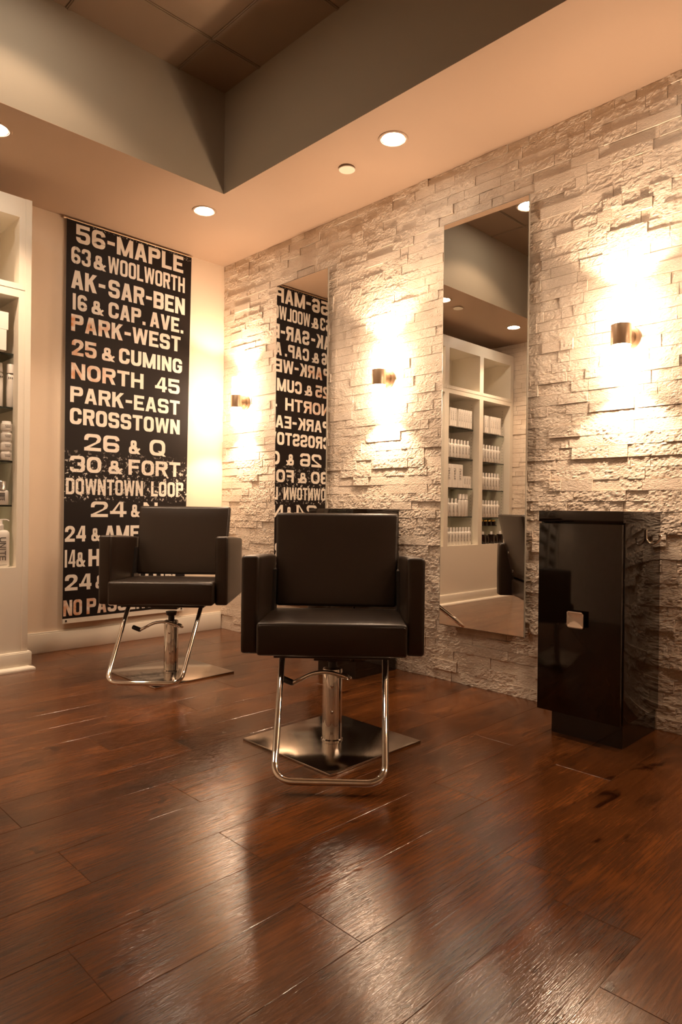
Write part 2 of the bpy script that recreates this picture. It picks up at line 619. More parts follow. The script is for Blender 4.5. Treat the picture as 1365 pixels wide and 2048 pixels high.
def glyph(ch, w, h, tx, ty):
    P = []
    m = h / 2
    if ch in 'O0':
        P += band(0, 0, w, h, tx, ty)
    elif ch == 'Q':
        P += band(0, 0, w, h, tx, ty)
        P += [[(0.52 * w, 0.30 * h), (0.52 * w + tx * 0.9, 0.30 * h), (1.05 * w, -0.03 * h), (0.86 * w, -0.03 * h)]]
    elif ch == 'D':
        R0 = 0.4 * min(w, h)
        P += band(0, 0, w, h, tx, ty, rad=(R0, 0, 0, R0))
    elif ch == 'C':
        P += band(0, 0, w, h, tx, ty, 0, RE, sa=0.63 * h, sb=0.37 * h)
    elif ch == 'G':
        P += band(0, 0, w, h, tx, ty, 0, RE, sa=0.66 * h, sb=0.45 * h)
        P += rc(0.5 * w, 0.38 * h, w, 0.38 * h + ty * 0.9)
    elif ch == 'U':
        P += band(0, 0, w, h, tx, ty, LM, RE)
        P += rc(0, m, tx, h) + rc(w - tx, m, w, h)
    elif ch == 'S':
        P += band(0, m - ty / 2, w, h, tx, ty, 0, BM, sa=0.70 * h)
        P += band(0, 0, w, m + ty / 2, tx, ty, LM, TM, sa=0.30 * h)
    elif ch == '3':
        P += band(0, m - ty / 2, w, h, tx, ty, BM, LM, sb=0.70 * h)
        P += band(0, 0, w, m + ty / 2, tx, ty, LM, TM, sa=0.30 * h)
    elif ch == '2':
        r0 = 0.47 * min(w, 0.58 * h)
        P += band(0, 0.42 * h, w, h, tx, ty, 0, LM, rad=r0, sb=0.62 * h)
        P += [[(w - tx, 0.71 * h), (w, 0.71 * h), (0.93 * w, 0.54 * h), (0.93 * w - tx * 1.15, 0.52 * h)],
              [(0.93 * w - tx * 1.15, 0.525 * h), (0.93 * w, 0.545 * h), (tx * 1.25, ty * 0.9), (0, ty * 0.85)],
              [(0, 0), (tx * 1.3, 0), (tx * 1.3, ty), (0, ty)]]
        P += rc(0, 0, w, ty)
    elif ch == '5':
        P += rc(0, h - ty, w * 0.96, h) + rc(0, 0.44 * h, tx * 0.9, h)
        P += band(0, 0, w, 0.65 * h, tx, ty, LM, TM, sa=0.30 * h)
        P += rc(0, 0.65 * h - ty, w / 2, 0.65 * h)
    elif ch == '6':
        r0 = 0.46 * min(w, 0.58 * h)
        P += band(0, 0, w, 0.58 * h, tx, ty, rad=r0)
        P += band(0, 0, w, h, tx, ty, 0, LM, rad=r0, sa=0.79 * h)
        P += rc(0, 0.25 * h, tx, 0.55 * h)
    elif ch == '4':
        sx = 0.60 * w
        P += rc(sx, 0, sx + tx, h) + rc(0, 0.20 * h, w, 0.20 * h + ty)
        P += [[(0, 0.22 * h), (tx * 0.9, 0.22 * h), (sx + 0.2 * tx, h - 0.02 * h), (sx - 0.25 * tx, h)],
              [(sx - 0.25 * tx, h), (sx + tx, h), (sx + tx, 0.8 * h), (sx, 0.8 * h)]]
    elif ch in '1I':
        P += rc((w - tx) / 2, 0, (w + tx) / 2, h)
    elif ch == '&':
        H = 0.84 * h
        P += band(0.14 * w, 0.46 * H, 0.66 * w, H, tx * 0.72, ty * 0.8)
        P += band(0, 0, 0.76 * w, 0.56 * H, tx * 0.85, ty * 0.85)
        P += [[(0.16 * w, 0.62 * H), (0.40 * w, 0.62 * H), (w, 0.0), (0.74 * w, 0.0)],
              [(0.62 * w, 0.24 * H), (0.74 * w, 0.14 * H), (w, 0.40 * H), (0.86 * w, 0.46 * H)]]
    elif ch == 'A':
        ax = 0.62 * tx
        P += [[(0, 0), (tx, 0), (w / 2 + ax * 0.55, h), (w / 2 - ax, h)], [(w, 0), (w - tx, 0), (w / 2 - ax * 0.55, h), (w / 2 + ax, h)]]
        P += rc(0.22 * w, 0.20 * h, 0.78 * w, 0.20 * h + ty * 0.85)
    elif ch == 'V':
        ax = 0.62 * tx
        P += [[(0, h), (tx, h), (w / 2 + ax * 0.55, 0), (w / 2 - ax, 0)], [(w, h), (w - tx, h), (w / 2 - ax * 0.55, 0), (w / 2 + ax, 0)]]
    elif ch == 'W':
        t = tx * 0.88
        q = w / 4
        for s in (0, 1):
            b0 = s * w / 2
            ax = 0.55 * t
            P += [[(b0 + (0 if s == 0 else -t / 2), h), (b0 + (t if s == 0 else t / 2), h), (b0 + q + ax * 0.6, 0), (b0 + q - ax, 0)],
                  [(b0 + 2 * q + (t / 2 if s == 0 else 0), h), (b0 + 2 * q - (t / 2 if s == 0 else t), h), (b0 + q - ax * 0.6, 0), (b0 + q + ax, 0)]]
    elif ch == 'M':
        P += rc(0, 0, tx, h) + rc(w - tx, 0, w, h)
        P += [[(0, h), (tx, h), (w / 2 + tx * 0.4, 0.0), (w / 2 - tx * 0.4, 0.0)], [(w, h), (w - tx, h), (w / 2 - tx * 0.4, 0.0), (w / 2 + tx * 0.4, 0.0)]]
    elif ch == 'N':
        P += rc(0, 0, tx, h) + rc(w - tx, 0, w, h)
        P += [[(0, h), (tx * 1.05, h), (w, 0), (w - tx * 1.05, 0)]]
    elif ch == 'K':
        P += rc(0, 0, tx, h)
        P += [[(tx * 0.9, 0.34 * h), (tx * 0.9, 0.62 * h), (w - tx * 1.15, h), (w, h)],
              [(0.34 * w, 0.52 * h), (0.34 * w + tx * 0.8, 0.72 * h), (w, 0), (w - tx * 1.2, 0)]]
    elif ch in 'RPB':
        R0 = 0.26 * min(w, h)
        lo = 0.42 * h if ch != 'B' else 0.5 * h - ty / 2
        P += band(0, lo, w, h, tx, ty, rad=(R0, 0, 0, R0))
        P += rc(0, 0, tx, h)
        if ch == 'R':
            P += [[(0.42 * w, lo + ty * 0.5), (0.42 * w + tx * 1.05, lo + ty * 0.5), (w, 0), (w - tx * 1.1, 0)]]
        if ch == 'B':
            P += band(0, 0, w, 0.5 * h + ty / 2, tx, ty, rad=(R0, 0, 0, R0))
    elif ch in 'EFL':
        P += rc(0, 0, tx, h)
        if ch != 'L':
            P += rc(0, h - ty, w, h) + rc(0, m - ty * 0.45, w * 0.88, m + ty * 0.5)
        if ch != 'F':
            P += rc(0, 0, w, ty)
    elif ch == 'H':
        P += rc(0, 0, tx, h) + rc(w - tx, 0, w, h) + rc(0, m - ty / 2, w, m + ty / 2)
    elif ch == 'T':
        P += rc(0, h - ty, w, h) + rc((w - tx) / 2, 0, (w + tx) / 2, h)
    elif ch == '-':
        P += rc(0.04 * w, 0.40 * h, 0.96 * w, 0.40 * h + ty)
    elif ch == '.':
        P += rc(0.1 * w, 0, 0.1 * w + tx * 0.95, ty * 1.1)
    return P


def word_polys(word, x0, x1, z0, z1, stem=None):
    h = z1 - z0
    tot = sum(WID.get(c, 1.0) for c in word)
    n = len(word)
    gap_rel = 0.13
    unit = (x1 - x0) / (tot + gap_rel * (n - 1))
    tx = min(0.235 * h, 0.315 * unit) if stem is None else stem
    ty = min(0.195 * h, tx * 1.0)
    polys = []
    x = x0
    for c in word:
        w = WID.get(c, 1.0) * unit
        for p in glyph(c, w, h, min(tx, w), ty):
            polys.append([(x + q[0], z0 + q[1]) for q in p])
        x += w + gap_rel * unit
    return polys


# ------------------------------------------------------------------ setting: floor
def build_floor():
    rnd = random.Random(3)
    mb_v, mb_f, cols = [], [], []
    seams = [YF - 0.2 + 0.0]
    ys = [0.948 - 0.2 * k for k in range(19, 0, -1)] + [0.948 + 0.2005 * k for k in range(0, 18)]
    joint = {0: 1.016, -1: 1.555, -2: 1.454, 1: 0.567, 2: 1.073, -3: 1.25, 3: 0.709}
    g = 0.0003
    L = 1.22

    def quad(x0, x1, y0, y1, z, c):
        o = len(mb_v)
        mb_v.extend([(x0, y0, z), (x1, y0, z), (x1, y1, z), (x0, y1, z)])
        mb_f.append((o, o + 1, o + 2, o + 3))
        cols.append(c)

    i0 = ys.index(0.948)
    for i in range(len(ys) - 1):
        y0, y1 = ys[i], ys[i + 1]
        y0c, y1c = max(y0, YF), min(y1, YB)
        if y1c <= y0c:
            continue
        j = joint.get(i - i0, rnd.uniform(0, L))
        x = j - L * math.ceil((j - XL) / L) - L
        while x < XR:
            a, b_ = max(x, XL - 0.02), min(x + L, XR)
            if b_ > a:
                c = (rnd.random(), rnd.random(), rnd.random(), 1)
                e = 0.0009
                # plank top with a small bevel down into the groove
                o = len(mb_v)
                X0, X1, Y0, Y1 = a + g, b_ - g, y0c + g, y1c - g
                mb_v.extend([(X0, Y0, -0.0005), (X1, Y0, -0.0005), (X1, Y1, -0.0005), (X0, Y1, -0.0005),
                             (X0 + e, Y0 + e, 0), (X1 - e, Y0 + e, 0), (X1 - e, Y1 - e, 0), (X0 + e, Y1 - e, 0)])
                for f in ((4, 5, 6, 7), (0, 1, 5, 4), (1, 2, 6, 5), (2, 3, 7, 6), (3, 0, 4, 7)):
                    mb_f.append(tuple(o + q for q in f))
                    cols.append(c)
            x += L
    quad(XL - 0.02, XR + 0.02, YF - 0.02, YB + 0.02, -0.0009, (0.5, 0.5, 0.5, 1))
    # underside so that the slab has thickness
    quad(XL - 0.02, XR + 0.02, YF - 0.02, YB + 0.02, -0.06, (0.5, 0.5, 0.5, 1))
    me = bpy.data.meshes.new('floor')
    me.from_pydata(mb_v, [], mb_f)
    me.materials.append(WOOD)
    at = me.attributes.new('plank', 'FLOAT_COLOR', 'FACE')
    for k, c in enumerate(cols):
        at.data[k].color = c
    o = bpy.data.objects.new('floor', me)
    COL.objects.link(o)
    struct(o)


build_floor()


# ------------------------------------------------------------------ setting: split stone walls
def stone_wall(name, xplane, sign, u0, u1, fine_from, seed, res):
    """stacked split stone; sign -1: faces -x, +1: faces +x"""
    rnd = random.Random(seed)
    V, F, S = [], [], []
    z = 0.0
    row = 0
    rowh = []
    while z < ZC - 0.03:
        h = rnd.choice((0.046, 0.05, 0.05, 0.054))
        if ZC - (z + h) < 0.03:
            h = ZC - z
        rowh.append((z, h))
        z += h
    for (z0, h) in rowh:
        u = u0 - rnd.uniform(0, 0.2)
        while u < u1:
            L = rnd.choice((0.06, 0.09, 0.11, 0.14, 0.17, 0.2, 0.25)) * rnd.uniform(0.9, 1.1)
            a, b_ = max(u, u0), min(u + L, u1)
            u += L
            if b_ - a < 0.004:
                continue
            r_ = res if b_ > fine_from else 0.05
            nx = max(2, int((b_ - a) / r_) + 1)
            nz = max(2, int(h / r_) + 1)
            base = 0.013 + rnd.choice((-0.003, -0.0015, 0, 0, 0.0015, 0.0042)) + rnd.uniform(-0.0015, 0.0015)
            tu, tz = rnd.uniform(-0.012, 0.012), rnd.uniform(-0.03, 0.03)
            off = Vector((rnd.uniform(0, 50), rnd.uniform(0, 50), rnd.uniform(0, 50)))
            smooth_face = rnd.random() < 0.22
            amp = 0.25 if smooth_face else 1.0
            e = 0.0009
            o = len(V)
            for iz in range(nz + 1):
                fz = iz / nz
                for ix in range(nx + 1):
                    fx = ix / nx
                    uu = a + e + (b_ - a - 2 * e) * fx
                    zz = z0 + e + (h - 2 * e) * fz
                    p = Vector((uu * 16, zz * 24, 0)) + off
                    d = noise.noise(p) * 0.0018 + abs(noise.noise(p * 2.3)) * 0.0026 + noise.noise(p * 5.1) * 0.0017 + noise.noise(p * 10.7) * 0.0010
                    d = base + d * amp + tu * (fx - 0.5) * (b_ - a) + tz * (fz - 0.5) * h
                    V.append((uu, zz, max(0.002, d)))
            for iz in range(nz):
                for ix in range(nx):
                    q = o + iz * (nx + 1) + ix
                    F.append((q, q + 1, q + nx + 2, q + nx + 1))
            # side faces back to the wall plane
            rim = [o + ix for ix in range(nx + 1)] + [o + iz * (nx + 1) + nx for iz in range(1, nz + 1)] + \
                  [o + nz * (nx + 1) + ix for ix in range(nx - 1, -1, -1)] + [o + iz * (nx + 1) for iz in range(nz - 1, 0, -1)]
            o2 = len(V)
            for k in rim:
                V.append((V[k][0], V[k][1], -0.004))
            n = len(rim)
            for k in range(n):
                F.append((rim[k], o2 + k, o2 + (k + 1) % n, rim[(k + 1) % n]))
    # backing slab
    o = len(V)
    for (uu, zz, d) in ((u0, 0, 0), (u1, 0, 0), (u1, ZC, 0), (u0, ZC, 0), (u0, 0, -0.1), (u1, 0, -0.1), (u1, ZC, -0.1), (u0, ZC, -0.1)):
        V.append((uu, zz, d))
    for f in ((0, 1, 2, 3), (5, 4, 7, 6), (0, 4, 5, 1), (1, 5, 6, 2), (2, 6, 7, 3), (3, 7, 4, 0)):
        F.append(tuple(o + k for k in f))
    VV = [(xplane + sign * d, uu, zz) for (uu, zz, d) in V]
    if sign > 0:
        F = [f[::-1] if False else f for f in F]
    else:
        F = [f[::-1] for f in F]
    me = bpy.data.meshes.new(name)
    me.from_pydata(VV, [], F)
    me.materials.append(STONE)
    me.update()
    ob = bpy.data.objects.new(name, me)
    COL.objects.link(ob)
    return struct(ob)


stone_wall('wall_right', XR, -1, YF, YB, 0.55, 11, 0.0075)
stone_wall('wall_left', XL - 0.02, 1, YF, YB, 99, 23, 0.03)

b = MB()
b.box(XL - 0.1, XR + 0.1, YB, YB + 0.1, 0, ZC)
struct(b.build('wall_back', PAINT))
b = MB()
b.box(XL - 0.1, XR + 0.1, YF - 0.1, YF, 0, ZC)
struct(b.build('wall_front', PAINT))

# ceiling: a lowered soffit runs round a raised well
WX0, WX1, WY0, WY1 = -0.15, 2.233, -1.6, 3.249
b = MB()
b.box(XL - 0.1, WX0, YF, YB, ZC, ZC + 0.002)
b.box(WX1, XR + 0.1, YF, YB, ZC, ZC + 0.002)
b.box(WX0, WX1, WY1, YB, ZC, ZC + 0.002)
b.box(WX0, WX1, YF, WY0, ZC, ZC + 0.002)
struct(b.build('ceiling', CEIL))
b = MB()
b.box(WX0 - 0.015, WX1 + 0.015, WY1, WY1 + 0.015, ZC + 0.002, ZU)
struct(b.build('wall_well_back', TAUPE))
b = MB()
b.box(WX1, WX1 + 0.015, WY0, WY1, ZC + 0.002, ZU)
struct(b.build('wall_well_right', TAUPE))
b = MB()
b.box(WX0 - 0.015, WX0, WY0, WY1, ZC + 0.002, ZU)
struct(b.build('wall_well_left', TAUPE))
b = MB()
b.box(WX0 - 0.015, WX1 + 0.015, WY0 - 0.015, WY0, ZC + 0.002, ZU)
struct(b.build('wall_well_front', TAUPE))
b = MB()
b.box(WX0 - 0.02, WX1 + 0.02, WY0 - 0.02, WY1 + 0.02, ZU, ZU + 0.02, 0)
for k in range(5):                                   # metal grid of the tile ceiling
    x = 1.93 - 0.61 * k
    if x > WX0:
        b.box(x - 0.012, x + 0.012, WY0, WY1, ZU - 0.004, ZU + 0.001, 1)
        b.box(x - 0.004, x + 0.004, WY0, WY1, ZU - 0.007, ZU - 0.003, 1)
for k in range(9):
    y = 2.928 - 0.61 * k
    if y > WY0:
        b.box(WX0, WX1, y - 0.012, y + 0.012, ZU - 0.004, ZU + 0.001, 1)
        b.box(WX0, WX1, y - 0.004, y + 0.004, ZU - 0.007, ZU - 0.003, 1)
struct(b.build('ceiling', [TILE, TBAR]))

b = MB()
b.box(1.38, 2.905, YB - 0.016, YB, 0, 0.118, bev=0.002)
b.box(1.38, 2.905, YB - 0.012, YB, 0.116, 0.127, bev=0.003)
struct(b.build('baseboard_back', TRIM))


# ------------------------------------------------------------------ wall sconces
def spot(name, loc, rot, power, cone, blend, radius, col=WARM, parent=None):
    d = bpy.data.lights.new(name, 'SPOT')
    d.energy = power
    d.spot_size = math.radians(cone)
    d.spot_blend = blend
    d.shadow_soft_size = radius
    d.color = col
    o = bpy.data.objects.new(name, d)
    COL.objects.link(o)
    o.location = loc
    o.rotation_euler = rot
    if parent:
        o.parent = parent
    return o


def sconce(y, z, label):
    x = 2.829
    t = thing('wall_sconce', label, 'wall lamp', (XR - 0.02, y, z), 0, 'stone wall sconces')
    dx = x - (XR - 0.02)
    b = MB()
    b.lathe([(0.0, -0.012), (0.050, -0.012), (0.052, -0.010), (0.052, 0.016), (0.0, 0.016)], (0, 0, 0), 'x', 40)
    b.build('back_plate', DARKNICKEL, t)
    b = MB()
    b.lathe([(0.0, dx * 0.75), (0.030, dx * 0.75), (0.036, -0.010), (0.0, -0.010)], (0, 0, 0), 'x', 32)
    b.build('arm', DARKNICKEL, t)
    b = MB()
    b.lathe([(0.037, -0.044), (0.0405, -0.044), (0.041, -0.0425), (0.041, 0.0425), (0.0405, 0.044), (0.037, 0.044)], (dx, 0, 0), 'z', 48)
    b.build('metal_band', NICKEL, t)
    for s in (1, -1):
        b = MB()
        pr = [(0.0365, 0.02), (0.0365, 0.165), (0.034, 0.172), (0.0, 0.172)]
        if s < 0:
            pr = [(r, -h) for r, h in pr][::-1]
        b.lathe(pr, (dx, 0, 0), 'z', 32)
        b.build('glass_shade', TUBE, t)
        spot('sconce_lamp', (dx, 0, s * 0.182), (PI, 0, 0) if s > 0 else (0, 0, 0),
             SPOT_UP if s > 0 else SPOT_DOWN, 120, 0.45, 0.03, parent=t)
    return t


sconce(1.181, 1.656, 'lit brushed metal wall sconce above the dark cabinet at the right edge')
sconce(2.558, 1.659, 'lit brushed metal wall sconce between the two tall mirrors')
sconce(3.928, 1.669, 'lit brushed metal wall sconce in the corner beside the black banner')
sconce(-0.194, 1.656, 'lit brushed metal wall sconce just beyond the right edge of the photo')


# ------------------------------------------------------------------ recessed ceiling lights
def downlight(x, y, z, label, r=0.075, power=DOWNLIGHT, lens_r=0.06, cone=105, blend=0.7):
    t = thing('recessed_downlight', label, 'ceiling light', (x, y, z), 0, 'recessed ceiling lights')
    b = MB()
    b.lathe([(lens_r, -0.001), (lens_r + 0.002, -0.004), (r - 0.003, -0.004), (r, 0.0005), (lens_r, 0.0005)], (0, 0, 0), 'z', 40)
    b.build('trim_ring', CEIL, t)
    b = MB()
    b.lathe([(0.0, -0.003), (lens_r * 0.7, -0.0026), (lens_r, -0.0005), (lens_r, 0.0004), (0.0, 0.0004)], (0, 0, 0), 'z', 32)
    b.build('lamp_lens', LENS, t)
    if power:
        spot('downlight_lamp', (0, 0, -0.012), (0, 0, 0), power, cone, blend, 0.05, parent=t)
    return t


downlight(2.477, 2.166, ZC, 'large recessed ceiling light over the front salon chair, near the stone wall')
downlight(2.276, 3.518, ZC, 'bright recessed ceiling light above the black banner', power=24)
downlight(1.075, 3.49, ZC, 'recessed ceiling light at the left edge above the white shelves', power=36)
downlight(-0.093, 3.502, ZC, 'recessed ceiling light seen in the near mirror above the shelves', power=32)
downlight(2.477, 0.75, ZC, 'added unseen fill light in the soffit nearest the camera, above the dark cabinet')  # added fill lamp out of view, brightens the floor near the camera
downlight(1.02, 2.715, ZU, 'recessed light in the raised tile ceiling, seen at top of mirror', 0.1, 14, 0.085, 128, 0.30)

# sprinkler covers
for (x, y, lab) in ((2.518, 2.526, 'round white sprinkler cover on the soffit beside the large ceiling light'),
                    (0.813, 3.521, 'round white sprinkler cover on the soffit seen in the near mirror')):
    b = MB()
    b.lathe([(0.0, -0.012), (0.042, -0.012), (0.044, -0.010), (0.044, -0.008), (0.020, -0.008), (0.020, 0.0)], (0, 0, 0), 'z', 40)
    o = b.build('sprinkler_cover', TRIM, None, (x, y, ZC))
    tag(o, lab, 'sprinkler', 'ceiling sprinkler covers')


# ------------------------------------------------------------------ tall mirrors on the stone wall
def mirror(y0, y1, z0, z1, label):
    t = thing('wall_mirror', label, 'mirror', (XR - 0.03, (y0 + y1) / 2, z0), 0, 'tall frameless mirrors')
    w = (y1 - y0) / 2
    xm = 2.874 - (XR - 0.03)
    b = MB()
    h = z1 - z0
    e = 0.004
    # silvered front with a narrow ground bevel
    v = [(xm, -w + e, e), (xm, w - e, e), (xm, w - e, h - e), (xm, -w + e, h - e),
         (xm + 0.002, -w, 0), (xm + 0.002, w, 0), (xm + 0.002, w, h), (xm + 0.002, -w, h),
         (xm + 0.007, -w, 0), (xm + 0.007, w, 0), (xm + 0.007, w, h), (xm + 0.007, -w, h)]
    b.add(v, [(3, 2, 1, 0)], 0)
    b.add(v, [(0, 1, 5, 4), (1, 2, 6, 5), (2, 3, 7, 6), (3, 0, 4, 7), (4, 5, 9, 8), (5, 6, 10, 9), (6, 7, 11, 10), (7, 4, 8, 11), (8, 9, 10, 11)], 1)
    b.build('mirror_glass', [MIRROR, MIRRORBACK], t)
    b = MB()
    b.box(xm + 0.007, 0.026, -w + 0.05, w - 0.05, 0.06, h - 0.06)
    b.build('backing_panel', MIRRORBACK, t)
    return t


mirror(1.645, 2.150, 0.300, 2.420, 'tall frameless mirror left of the right-hand cabinet, reflecting white shelves')
mirror(3.036, 3.545, 0.300, 2.418, 'tall frameless mirror behind the chairs reflecting the lettered banner')


# ------------------------------------------------------------------ dark lacquered cabinets
def cabinet(y0, label):
    w = 0.348
    t = thing('styling_cabinet', label, 'cabinet', (2.52, y0, 0), 0, 'dark lacquered cabinets')
    D = 2.893 - 2.52
    b = MB()
    b.box(0.022, D, 0, w, 0.095, 0.864, bev=0.0015)
    b.build('carcass', LACQUER, t)
    b = MB()
    b.box(0.0, D, 0, w, 0.864, 0.909, bev=0.0015)
    b.build('top_slab', LACQUER, t)
    b = MB()
    b.box(0.045, D, 0.012, w - 0.045, 0, 0.096)
    b.build('plinth', LACQUER, t)
    b = MB()
    b.box(-0.002, 0.0195, 0.004, w - 0.003, 0.097, 0.858, bev=0.002)
    d = b.build('door', LACQUER, t)
    b = MB()
    b.lathe([(0.0, -0.022), (0.008, -0.022), (0.008, 0.0), (0.0, 0.0)], (0, 0.172, 0.482), 'x', 16)
    # square chrome knob, slightly dished
    n = 8
    vs, fs = [], []
    for i in range(n + 1):
        for j in range(n + 1):
            a, c = i / n * 2 - 1, j / n * 2 - 1
            dish = 0.0012 * (1 - max(abs(a), abs(c)) ** 2)
            vs.append((-0.030 + dish, 0.172 + a * 0.034, 0.482 + c * 0.032))
    for i in range(n):
        for j in range(n):
            q = i * (n + 1) + j
            fs.append((q, q + 1, q + n + 2, q + n + 1))
    b.add(vs, fs, 0, True)
    b.box(-0.030, -0.020, 0.172 - 0.034, 0.172 + 0.034, 0.482 - 0.032, 0.482 - 0.0285)
    b.box(-0.030, -0.020, 0.172 - 0.034, 0.172 + 0.034, 0.482 + 0.0285, 0.482 + 0.032)
    b.box(-0.030, -0.020, 0.172 - 0.034, 0.172 - 0.0305, 0.482 - 0.032, 0.482 + 0.032)
    b.box(-0.030, -0.020, 0.172 + 0.0305, 0.172 + 0.034, 0.482 - 0.032, 0.482 + 0.032)
    b.box(-0.0225, -0.020, 0.172 - 0.034, 0.172 + 0.034, 0.482 - 0.032, 0.482 + 0.032)
    b.build('door_knob', CHROME, d)
    for s, yy in ((-1, 0.0), (1, w)):
        b = MB()
        b.sweep(spline([(0.215, yy + s * 0.003, 0.838), (0.215, yy + s * 0.003, 0.815), (0.215, yy + s * 0.005, 0.797), (0.215, yy + s * 0.018, 0.784),
                        (0.215, yy + s * 0.038, 0.785), (0.215, yy + s * 0.052, 0.797), (0.215, yy + s * 0.056, 0.812)], 6), 0.0042, 10)
        b.lathe([(0.0, -0.007), (0.006, -0.004), (0.0075, 0.0), (0.006, 0.004), (0.0, 0.007)], (0.215, yy + s * 0.0565, 0.814), 'z', 14)
        b.build('hook', CHROME, t)
    return t


cabinet(1.034, 'dark gloss cabinet at the right edge, square chrome knob on its door')
cabinet(2.452, 'dark gloss cabinet standing behind the front salon chair')


# ------------------------------------------------------------------ salon chairs
def soft_box(bm_dims, bev, seg=4, bulge=0.0, axes=(1, 1, 1), taper=None, cuts=6):
    """padded block: bevelled box whose faces swell a little"""
    x0, x1, y0, y1, z0, z1 = bm_dims
    bm = bmesh.new()
    bmesh.ops.create_cube(bm, size=1.0)
    for v in bm.verts:
        v.co = Vector(((x0 + x1) / 2 + v.co.x * (x1 - x0), (y0 + y1) / 2 + v.co.y * (y1 - y0), (z0 + z1) / 2 + v.co.z * (z1 - z0)))
    bmesh.ops.bevel(bm, geom=list(bm.edges), offset=bev, segments=seg, profile=0.5, affect='EDGES')
    big = [e for e in bm.edges if e.calc_length() > 0.04]
    bmesh.ops.subdivide_edges(bm, edges=big, cuts=cuts, use_grid_fill=True)
    c = Vector(((x0 + x1) / 2, (y0 + y1) / 2, (z0 + z1) / 2))
    hx, hy, hz = (x1 - x0) / 2, (y1 - y0) / 2, (z1 - z0) / 2
    for v in bm.verts:
        a, b_, d = (v.co.x - c.x) / hx, (v.co.y - c.y) / hy, (v.co.z - c.z) / hz
        fx, fy, fz = max(0, 1 - a * a), max(0, 1 - b_ * b_), max(0, 1 - d * d)
        if axes[0] and abs(a) > 0.7:
            v.co.x += math.copysign(bulge * fy * fz, a)
        if axes[1] and abs(b_) > 0.7:
            v.co.y += math.copysign(bulge * fx * fz, b_)
        if axes[2] and abs(d) > 0.7:
            v.co.z += math.copysign(bulge * fx * fy, d)
    if taper:
        for v in bm.verts:
            v.co = taper(v.co)
    return bm


A1 = math.radians(44.752 + 1.4)
A2 = math.radians(44.752 - 0.4)


